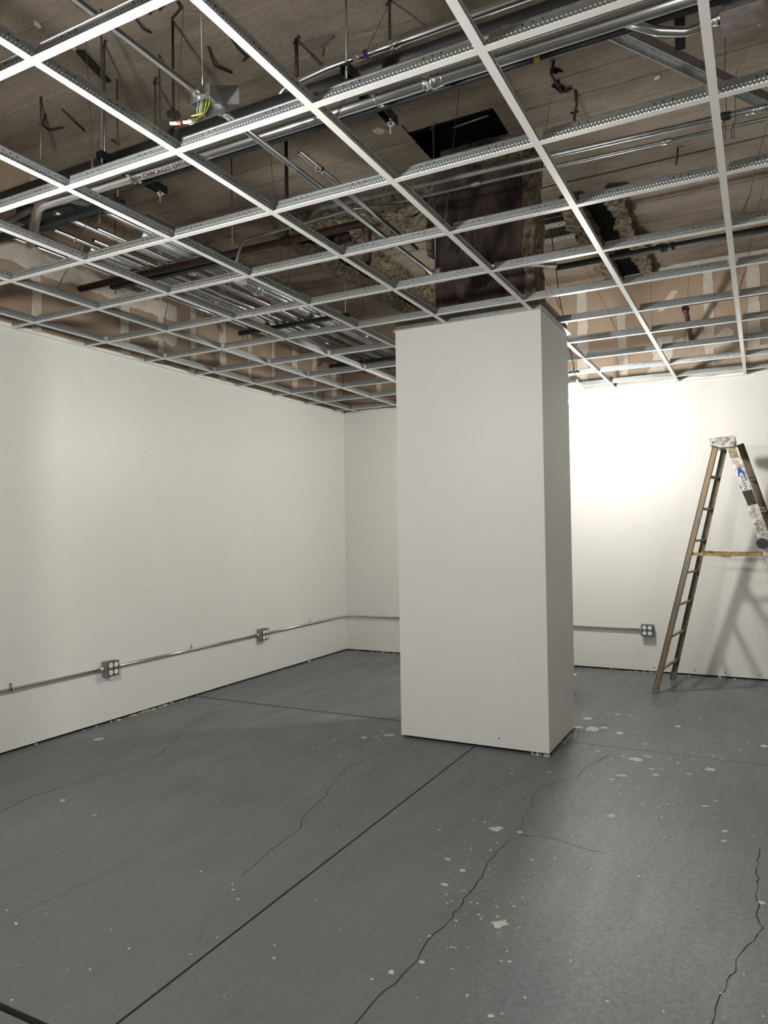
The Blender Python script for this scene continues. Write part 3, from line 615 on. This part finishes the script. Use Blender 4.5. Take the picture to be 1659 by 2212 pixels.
pipe('black_pipe', 'dark red pipe stub sloping into the back wall above the grid', 'pipe', [(-.575, YB-.001, 3.3), (-.588, 7.32, 3.515)], .023, 'redpipe', fittings=[('coupling', (-.588, 7.33, 3.51), (-.013, -.5, .215), .031, .05, 'redpipe')])
pipe('black_pipe', 'black pipe running close to the back wall above the grid', 'pipe', [(-.59, 7.3, 3.55), (2.0, 7.3, 3.55)], .018, 'iron')
# bundle by the left wall
bx = [(-4.28, 3.42, .0115, 'emt'), (-4.18, 3.42, .0175, 'emt'), (-4.08, 3.46, .04, 'galv'), (-3.96, 3.43, .0135, 'emt'), (-3.88, 3.43, .0135, 'emt'), (-3.8, 3.46, .0175, 'galvdull'), (-3.71, 3.43, .0135, 'emt'), (-3.6, 3.47, .05, 'galvdull'), (-3.49, 3.44, .0135, 'emt'), (-3.4, 3.47, .03, 'galvdull'), (-3.33, 3.43, .0135, 'emt')]
names = {.04: 'fat bright conduit in the bundle beside the left wall', .05: 'fattest dull grey conduit in the bundle beside the left wall', .03: 'medium dull grey conduit in the bundle beside the left wall'}
for i, (x, z, r, m) in enumerate(bx):
    y0 = 3.0+.12*((i*7) % 5); jy = 4.2+.55*((i*3) % 5)
    lab = names.get(r, 'thin bright conduit running in the bundle beside the left wall' if r < .015 else ('mid-size bright conduit in the bundle beside the left wall' if m == 'emt' else 'mid-size dull conduit in the bundle beside the left wall'))
    lab = lab.replace('in the bundle beside the left wall', 'in the left bundle, %s from the left wall' % ORD[i]).replace('running ', '')
    pipe('conduit', lab, 'conduit', [(x, y0, z), (x, YB-.002, z)], r, m, group='conduits bundled beside the left wall', fittings=[('coupling', (x, jy, z), Y, r*1.22, .05+r, 'chrome' if r < .02 else 'galv')])
for yy in (2.98, 4.0, 5.55, 7.2):
    t = thing('strut_trapeze', {2.98: 'black strut trapeze holding the near ends of the conduit bundle', 4.0: 'black strut trapeze under conduit bundle beside the dark red sprinkler pipe', 5.55: 'black strut trapeze under the middle of the conduit bundle', 7.2: 'black strut trapeze under the conduit bundle close to back wall'}[yy], 'strut', (-3.8, yy, 3.37))
    b = nb(); channel(b, (-4.42, yy, 3.375), (-3.2, yy, 3.375), (0, 1, 0), .041, .035); obj('channel', b, 'strut', t)
    for x in (-4.38, -3.24): b = nb(); tube(b, [(x, yy, SZ), (x, yy, 3.33)], .005, 7); obj('rod', b, 'rod', t)
for pts, lab in (([(-4.45, 3.03, 3.5), (-4.0, 2.97, 3.5), (-3.6, 3.0, 3.505)], 'sagging flexible grey conduit'), ([(-4.5, 2.6, 3.42), (-3.9, 2.6, 3.38), (-3.5, 2.85, 3.42), (-3.4, 3.3, 3.44)], 'looped flexible grey conduit')):
    pipe('flexible_conduit', lab + ' at the near end of the bundle', 'conduit', pts, .018, 'galvdull', .2)
b = nb(); box(b, -4.25, -3.65, 3.06, 3.26, 3.52, 3.64); tag(obj('wireway_box', b, 'strut', bevel=.006), 'dark pull box where the left conduit bundle begins', 'pull box')
b = nb(); box(b, -3.52, -3.46, 4.35, 4.45, 3.38, 3.42); t = tag(obj('access_fitting', b, 'paper', bevel=.008), 'pale conduit access fitting among the bundled conduits near dark red pipe', 'fitting')
# struts under the large conduit
for x, lab in ((-1.46, 'dark strut stub with nut crossing above large conduit near the purple tape'), (-2.87, 'dark strut stub with nut crossing above the red-lettered part of conduit')):
    t = thing('strut_hanger', lab, 'strut', (x, 2.6, 3.35)); b = nb(); channel(b, (x, 2.52, 3.384), (x, 2.97, 3.384), (1, 0, 0), .041, .041); obj('channel', b, 'strut', t)
    b = nb(); disc(b, (x, 2.935, 3.342), (0, 0, -1), .018, .004); disc(b, (x, 2.935, 3.337), (0, 0, -1), .009, .012, 6); obj('nut', b, 'chrome', t)
    for yy in (2.935, 2.54): b = nb(); tube(b, [(x, yy, 3.29 if yy > 2.7 else 3.33), (x, yy, SZ)], .005, 8); obj('rod', b, 'rod', t)
    b = nb(); tube(b, [(x+.06, 2.69+.031*math.cos(q), 3.31+.031*math.sin(q)) for q in [i*math.pi/8 for i in range(17)]], .004, 5); box(b, x+.05, x+.07, 2.722, 2.74, 3.3, 3.342); box(b, x+.05, x+.07, 2.64, 2.658, 3.3, 3.342); obj('pipe_clamp', b, 'chrome', t)
# threaded rods
for (px, py0, py1, zb, lab, m) in ((262, 122, 385, None, 0, 'rod'), (335, 172, 345, None, 3, 'rod'), (88, 215, 345, None, 4, 'rod'), (640, 85, 165, None, 1, 'redpipe'), (936, 272, 600, None, 5, 'rod'), (842, 0, 140, None, 2, 'rod')):
    top = at(px, py0, SZ); top.y = 2.731 if lab == 0 else top.y; d = Vector((top.x, top.y, 0)).length; zb = CAM.z + (1106-py1)/F_PX*0 + 0
    dd = ray(px, py1); tt = (top.x*dd.x+top.y*dd.y)/(dd.x**2+dd.y**2); zb = max(CAM.z+dd.z*tt, GZ+.02)
    t = thing('threaded_rod', ['steel threaded rod hanging from an anchor beside the dark embed strip', 'short dark red rod hanging from the slab beside the triangular patch', 'steel rod passing beside the purple-taped conduit', 'steel threaded rod between the dark embed strip and open junction box', 'short threaded rod beside the curled rebar near the left wall', 'long threaded rod hanging before the black slab pocket'][lab], 'rod', top, 'threaded rods under the slab')
    b = nb(); tube(b, [top, (top.x, top.y, zb)], .006 if lab != 1 else .011, 8); obj('rod', b, m, t)
    b = nb(); beam(b, top+Vector((-.03, .02, -.004)), top+Vector((.03, -.02, -.004)), X, .012, .008); obj('anchor_clip', b, 'rust', t)
b = nb(); tube(b, [(-2.69, 3.875, SZ), (-2.69, 3.875, 3.36)], .012, 8); b2 = tag(obj('hanger_rod', b, 'iron'), 'dark hanger rod carrying the dark red sprinkler pipe', 'rod')
# hanger wires: from slab to grid
wires = [((199,368),(185,65)),((378,320),(396,20)),((736,216),(752,73)),((726,250),(844,0)),((592,442),(584,327)),((961,480),(992,192)),((1134,561),(1190,213)),((1564,300),(1567,58)),((1582,300),(1592,150)),((1603,473),(1656,271)),
 ((610,609),(595,420)),((622,622),(626,508)),((782,697),(782,560)),((676,805),(735,720)),((786,790),(784,640)),((1212,669),(1168,579)),((118,629),(132,470)),((353,712),(358,520)),((160,521),(189,447)),((214,481),(212,300)),((1336,722),(1258,560)),((1478,745),(1500,600)),((1595,640),(1650,400)),((780,700),(765,580))]
for bpx, tpx in wires:
    p0 = at(*bpx, GZ+.036); p1 = at(*tpx, SZ)
    if p1.y > YB-.03: p1 = Vector((p1.x, YB-.03, SZ))
    if p1.x < XL+.03: p1.x = XL+.03
    m_ = p0.lerp(p1, .18)+Vector((.008, 0, 0)); q_ = p0.lerp(p1, .09)+Vector((-.008, .004, 0))
    b = nb(); tube(b, [p0, q_, m_, p0.lerp(p1, .5), p1], .0017, 5); tube(b, [p0+Vector((.006, 0, 0)), q_+Vector((.012, 0, 0)), m_+Vector((-.01, 0, 0))], .0017, 5)
    ka = min(range(AMIN, AMAX+1), key=lambda a: abs(MAINX(a)-p0.x)); kb = min(range(BMIN, BMAX+1), key=lambda q: abs(ROWY(q)-p0.y))
    tag(obj('hanger_wire', b, 'rod'), 'thin hanger wire tied by the %s main from left wall, %s row from back' % (ORD[ka-AMIN], ORD[BMAX-kb]), 'wire', 'hanger wires of the ceiling grid')
b = nb(); tube(b, [(-1.8, 2.06, 3.13), (-1.81, 2.05, SZ)], .0022, 6); tag(obj('support_wire', b, 'galv'), 'pale support wire holding the open junction box from the slab', 'wire')

# ================================================================== WALL CONDUIT AND OUTLETS
CZ = 0.43; CR = 0.0115; OFF = 0.022
def conduit_run(label, pts, straps):
    t = thing('wall_conduit', label, 'conduit', pts[0]); b = nb(); tube(b, pts, CR, 14, .09); obj('tube', b, 'emt', t)
    for kind, c in straps:
        x, y = c
        if kind == 'L':
            b = nb(); tube(b, [(XL+OFF+.0135*math.cos(q), y, CZ+.0135*math.sin(q)) for q in [math.pi*(-.5+i/8) for i in range(9)]], .0035, 5); box(b, XL+.0003, XL+.004, y-.009, y+.009, CZ+.008, CZ+.04)
        else:
            b = nb(); tube(b, [(x, YB-OFF-.0135*math.cos(q), CZ+.0135*math.sin(q)) for q in [math.pi*(-.5+i/8) for i in range(9)]], .0035, 5); box(b, x-.009, x+.009, YB-.004, YB-.0003, CZ+.008, CZ+.04)
        s = obj('strap', b, 'galv', t); b = nb()
        disc(b, (XL+.004, y, CZ+.03) if kind == 'L' else (x, YB-.004, CZ+.03), (1, 0, 0) if kind == 'L' else (0, -1, 0), .005, .004, 8); obj('screw', b, 'chrome', s)
def outlet(label, kind, s0):
    # square surface box with two duplex receptacles
    t = thing('outlet_box', label, 'outlet', (XL, s0, CZ) if kind == 'L' else (s0, YB, CZ), 'quad outlet boxes on the wall conduit')
    D, H = 0.062, 0.058
    def bxl(b, d0, d1, a0, a1, z0, z1):
        if kind == 'L': box(b, XL+d0, XL+d1, s0+a0, s0+a1, CZ+z0, CZ+z1)
        else: box(b, s0+a0, s0+a1, YB-d1, YB-d0, CZ+z0, CZ+z1)
    def pos(d, a, z): return (XL+d, s0+a, CZ+z) if kind == 'L' else (s0+a, YB-d, CZ+z)
    nrm = (1, 0, 0) if kind == 'L' else (0, -1, 0)
    b = nb(); bxl(b, .0005, D, -H, H, -H, H); obj('box', b, 'greybox', t, bevel=.004)
    b = nb(); bxl(b, D, D+.008, -H-.002, H+.002, -H-.002, H+.002); cv = obj('cover_plate', b, mat('dark_cover_steel', (.13, .14, .15), .4, .6) if 'cover' not in MT else MT['cover'], t, bevel=.004)
    for a in (-.026, .026):
        for z in (-.028, .028):
            b = nb(); disc(b, pos(D+.008, a, z), nrm, .0195, .003, 18); r = obj('receptacle', b, 'outlet', t)
            b = nb()
            for da, dz, hw, hh in ((-.006, .004, .0012, .0045), (.006, .004, .0012, .004)): bxl(b, D+.0105, D+.0115, a+da-hw, a+da+hw, z+dz-hh, z+dz+hh)
            disc(b, pos(D+.0105, a, z-.009), nrm, .003, .001, 8); obj('slot', b, 'slot', r)
    for a, z in ((-.052, -.052), (.052, .052), (-.052, .052), (.052, -.052)): b = nb(); disc(b, pos(D+.008, a, z), nrm, .004, .002, 8); obj('screw', b, 'chrome', t)
    for sd in (-1, 1):
        b = nb(); p = Vector(pos(OFF, sd*(H), 0)); ax = Vector((0, sd, 0)) if kind == 'L' else Vector((sd, 0, 0))
        if kind == 'B' and sd == 1: b.free(); continue
        tube(b, [p, p+ax*.012, p+ax*.0121, p+ax*.03], [.018, .018, .0145, .0145], 12); obj('connector', b, 'chrome', t)
    for z in (-.03, .03): b = nb(); disc(b, pos(.03, -H-.0002, z), (0, -1, 0) if kind == 'L' else (-1, 0, 0), .012, .001, 12); obj('knockout', b, 'galvdull', t)
O1, O2, O3 = 4.10, 6.07, -1.052
MT['cover'] = mat('dark_cover_steel', (.13, .14, .15), .4, .6)
conduit_run('bright conduit along the left wall, before the first outlet box', [(XL+OFF, YF+.3, CZ), (XL+OFF, O1-.06, CZ)], [('L', (0, 3.266)), ('L', (0, 1.4))])
conduit_run('bright conduit along the left wall between its two outlet boxes', [(XL+OFF, O1+.06, CZ), (XL+OFF, O2-.06, CZ)], [('L', (0, 5.05))])
conduit_run('bright conduit bending round the corner and along the back wall', [(XL+OFF, O2+.06, CZ), (XL+OFF, YB-OFF, CZ), (O3-.06, YB-OFF, CZ)], [('L', (0, 6.985)), ('B', (-3.5, 0)), ('B', (-2.2, 0))])
outlet('grey quad outlet box on left wall, farther from the room corner', 'L', O1)
outlet('grey quad outlet box on left wall, nearer the room corner', 'L', O2)
outlet('grey quad outlet box on back wall beside the stepladder', 'B', O3)
# screw heads near the foot of the back wall and a painted block by the column
for x in (-1.0, -.62, -.35, -.05): b = nb(); disc(b, (x, YB, .05), (0, -1, 0), .006, .0015, 8); obj('wall_screw', b, 'joint', wb)
for x in (-1.6,): b = nb(); disc(b, (x, CY0, .075), (0, -1, 0), .005, .0015, 8); obj('screw', b, 'joint', col)
pb = thing('painted_block', 'low white painted block on the floor behind the column', 'block', (-1.62, 6.6, 0))
b = nb(); box(b, -1.74, -1.51, 6.3, 6.62, .012, .165); obj('body', b, 'paint', pb, bevel=.003); b = nb(); box(b, -1.73, -1.52, 6.31, 6.61, 0, .012); obj('foot', b, 'joint', pb)

# ================================================================== WORK LAMPS AND ADDED FILL LAMP
def hanging_lamp(loc, label, hook, glow='lampglow'):
    x, y, z = loc       # centre of the glowing part
    t = thing('hanging_lamp', label, 'lamp', (x, y, z-.1)); b = nb()
    tube(b, [(x, y, z-.085), (x, y, z-.078), (x, y, z-.06), (x, y, z+.05), (x, y, z+.07)], [.03, .048, .06, .062, .058], 20); obj('diffuser', b, glow, t)
    b = nb(); tube(b, [(x, y, z+.071), (x, y, z+.1), (x, y, z+.13), (x, y, z+.145)], [.066, .066, .05, .03], 20); hd = obj('housing', b, 'lamphead', t)
    b = nb(); tube(b, [(x+.04, y-.052, z+.085), (x+.04, y-.0535, z+.115)], .011, 4); obj('sticker', b, 'paper', hd)
    b = nb()
    for s in (-.013, .013): tube(b, [(x+s, y, z+.143), (x+s, y, z+.185)], .003, 6)
    obj('bracket', b, 'galv', t)
    b = nb(); tube(b, [(x-.045, y, z+.182), (x-.03, y, z+.192), (x-.01, y, z+.187), (x+.01, y, z+.187), (x+.03, y, z+.192), (x+.045, y, z+.182)], [.007, .01, .006, .006, .01, .007], 8); obj('handle', b, 'black', t)
    b = nb(); tube(b, [(x-.046*math.cos(q)*1.0, y-.046*math.sin(q), z-.094) for q in [i*math.pi/8 for i in range(17)]], .003, 5); 
    for q in range(6): tube(b, [(x+.046*math.cos(q*math.pi/3), y+.046*math.sin(q*math.pi/3), z-.094), (x+.068*math.cos(q*math.pi/3), y+.068*math.sin(q*math.pi/3), z-.06), (x+.068*math.cos(q*math.pi/3), y+.068*math.sin(q*math.pi/3), z+.075)], .0018, 5)
    obj('wire_guard', b, 'rod', t)
    h = Vector(hook); b = nb(); tube(b, [(x, y, z+.187), (x, y, z+.215), (x+.004, y, z+.22), Vector((x, y, z+.2)).lerp(h, .5)+Vector((-.02, 0, -.02)), h], [.006, .006, .0035, .0035, .0035], 8); obj('cord', b, 'black', t)
    return t
hanging_lamp((-1.398, 6.26, 2.625), 'lit white work lamp hanging on a black cord behind the column', (-1.55, 6.15, SZ), 'lampglow_mid')
hanging_lamp((1.8, 0.8, 2.45), 'added fill lamp on a black cord, unseen in the near part of the room', (1.8, 0.8, SZ), 'fill_glow')  # fill lamp added out of view to brighten the column side
hanging_lamp((-2.2, 1.25, 2.45), 'lit white work lamp hanging on a black cord near the left grid', (-2.2, 1.2, SZ))

# ================================================================== STEPLADDER
ld = thing('stepladder', 'worn A-frame stepladder with rungs standing open against the back wall', 'ladder', (-.25, 7.23, 0))
LN0, LN1 = Vector((-.88, 6.885, 0)), Vector((-.345, 7.08, 2.2)); LF0, LF1 = Vector((-.80, 7.55, 0)), Vector((-.285, 7.37, 2.2))
RN0, RN1 = Vector((.415, 6.86, 0)), Vector((-.235, 7.06, 2.215)); RF0, RF1 = Vector((.475, 7.56, 0)), Vector((-.172, 7.39, 2.215))
for p0, p1, m, wd, sg in ((LN0, LN1, 'fiberglass', .05, 1), (LF0, LF1, 'fiberdark', .05, -1), (RN0, RN1, 'rail', .088, 1), (RF0, RF1, 'fiberdark', .088, -1)):
    b = nb(); s = Vector((1, 0, .3 if wd > .06 else -.25)); channel(b, p0, p1, s*(1 if sg > 0 else -1), wd, .028, .004)
    r = obj('rail', b, m, ld)
    b = nb(); c = p0+(p1-p0)*.012
    beam(b, p0+Vector((0, 0, .0)), p0+(p1-p0)*.035, (1, 0, 0), wd+.006, .034); obj('foot', b, 'aludirty', r)
for k in range(7):
    z = .2+.286*k; t_ = z/2.2; a = LN0.lerp(LN1, t_); c = LF0.lerp(LF1, t_)
    b = nb(); beam(b, a+Vector((0, .003, 0)), c-Vector((0, .003, 0)), (1, 0, .2), .036, .018); obj('rung', b, 'aludirty', ld, bevel=.003)
    a = RN0.lerp(RN1, z/2.215); c = RF0.lerp(RF1, z/2.215)
    b = nb(); beam(b, a+Vector((0, .004, 0)), c-Vector((0, .004, 0)), (1, 0, 0), .08, .02); st = obj('step', b, 'alu', ld, bevel=.003)
    b = nb(); beam(b, c+Vector((-.035, -.006, -.012)), c+Vector((.045, -.006, -.012)), (0, 0, 1), .045, .004); obj('step_bracket', b, 'alu', st)
b = nb(); prof = [(-.4, 2.245), (-.39, 2.185), (-.35, 2.18), (-.32, 2.165), (-.2, 2.165), (-.185, 2.245), (-.2, 2.262), (-.385, 2.252)]
A_ = [b.verts.new((x, 7.035, z)) for x, z in prof]; B_ = [b.verts.new((x, 7.42, z)) for x, z in prof]
b.faces.new(A_); b.faces.new(B_[::-1])
for k in range(len(prof)): b.faces.new((A_[k], A_[(k+1) % 8], B_[(k+1) % 8], B_[k]))
cap = obj('top_cap', b, 'alu', ld, bevel=.003)
for x, z, r, m in ((-.365, 2.215, .009, 'slot'), (-.305, 2.23, .006, 'chrome'), (-.29, 2.195, .006, 'chrome'), (-.262, 2.215, .006, 'chrome'), (-.235, 2.235, .006, 'chrome'), (-.22, 2.2, .006, 'chrome')):
    b = nb(); disc(b, (x, 7.036, z), (0, -1, 0), r, .004, 10); obj('rivet', b, m, cap)
for k in range(2):
    a = (LN0.lerp(LN1, .56) if k == 0 else LF0.lerp(LF1, .56)); c = (RN0.lerp(RN1, .556) if k == 0 else RF0.lerp(RF1, .556)); off = Vector((0, .02 if k == 0 else -.02, 0)); a = a+off; c = c+off; m_ = a.lerp(c, .47)+Vector((0, 0, -.012))
    b = nb(); beam(b, a, m_, (0, 0, 1), .026, .012); sp = obj('spreader', b, 'gold', ld)
    b = nb(); beam(b, m_, c, (0, 0, 1), .024, .012); obj('spreader_arm', b, 'gold', sp)
    b = nb(); beam(b, m_+Vector((-.04, 0, 0)), m_+Vector((.04, 0, 0)), (0, 0, 1), .036, .018); obj('hinge', b, 'gold', sp, bevel=.004)
# printed logo sticker and worn patches on the near rail face
ax = (RN1-RN0).normalized(); nrm = Vector((0, -1, 0)); nrm = (nrm-ax*nrm.dot(ax)).normalized(); sd = nrm.cross(ax)
def railpt(t, s, h): return RN0.lerp(RN1, t)+sd*s+nrm*h
HB = .0008
chk = railpt(.5, 0, 0)
def patch(name, t0, t1, s0, s1, h, m, jag=0.0):
    b = nb(); P = []
    for t, s in ((t0, s0), (t1, s0), (t1, s1), (t0, s1)): P.append(railpt(t+random.uniform(-jag, jag), s+random.uniform(-jag, jag), h))
    Q = [p-nrm*(h+.002) for p in P]; A = [b.verts.new(p) for p in P]; B = [b.verts.new(p) for p in Q]
    b.faces.new(A)
    for k in range(4): b.faces.new((A[k], A[(k+1) % 4], B[(k+1) % 4], B[k]))
    return obj(name, b, m, ld)
patch('logo_sticker', .80, .885, -.026, .026, .0012, 'paper'); 
b = nb(); v = [b.verts.new(railpt(t, s, .0019)) for t, s in ((.897, 0), (.888, -.015), (.873, -.026), (.84, -.027), (.84, -.02), (.868, -.013), (.875, 0), (.868, .013), (.86, .02), (.86, .026), (.873, .024), (.888, .013))]
b.faces.new(v); obj('logo_ink', b, 'blue', ld)
me = text_mesh('WERN', .047); me.name = 'logo_lettering'
for v in me.vertices:     # reads downward along the rail
    v.co = railpt(.866 - v.co.x/2.31, 0.018-v.co.y*1.0, .0022)
me.materials.clear(); me.materials.append(MT['blackink']); o = bpy.data.objects.new('logo_lettering', me); C.objects.link(o); o.parent = ld; o.matrix_parent_inverse = ld.matrix_basis.inverted()
patch('torn_sticker', .745, .806, -.033, .036, .0024, 'grime', .006)
patch('warning_sticker', .59, .68, -.034, .034, .0014, mat('scuffed_sticker', (.4, .38, .36), .6, var=.8, vscale=45, col2=(.1, .09, .08)), .002)
patch('torn_sticker', .935, .97, -.03, .036, .0014, mat('ochre_residue', (.3, .24, .13), .8, var=.6, vscale=40, col2=(.12, .1, .07)), .004)
for s in (-.012, 0, .012): patch('groove', .36, .93, s-.001, s+.001, .0009, 'grime')
b = nb(); p = railpt(.60-.005, .0, .001); disc(b, railpt(.6, .028, .001), nrm, .045, .02, 18); obj('black_disc', b, 'black', ld)
for s in (-.008, .008): b = nb(); q = LN0.lerp(LN1, .535+s); disc(b, q+Vector((0, -.002, 0)), (0, -1, 0), .005, .004, 8); obj('rivet', b, 'chrome', ld)

for off in (-.021, .021):
    b = nb(); o_ = Vector((off, -.001, 0)); beam(b, LN0.lerp(LN1, .04)+o_, LN1+o_, (1, 0, 0), .003, .002); obj('groove', b, 'grime', ld)
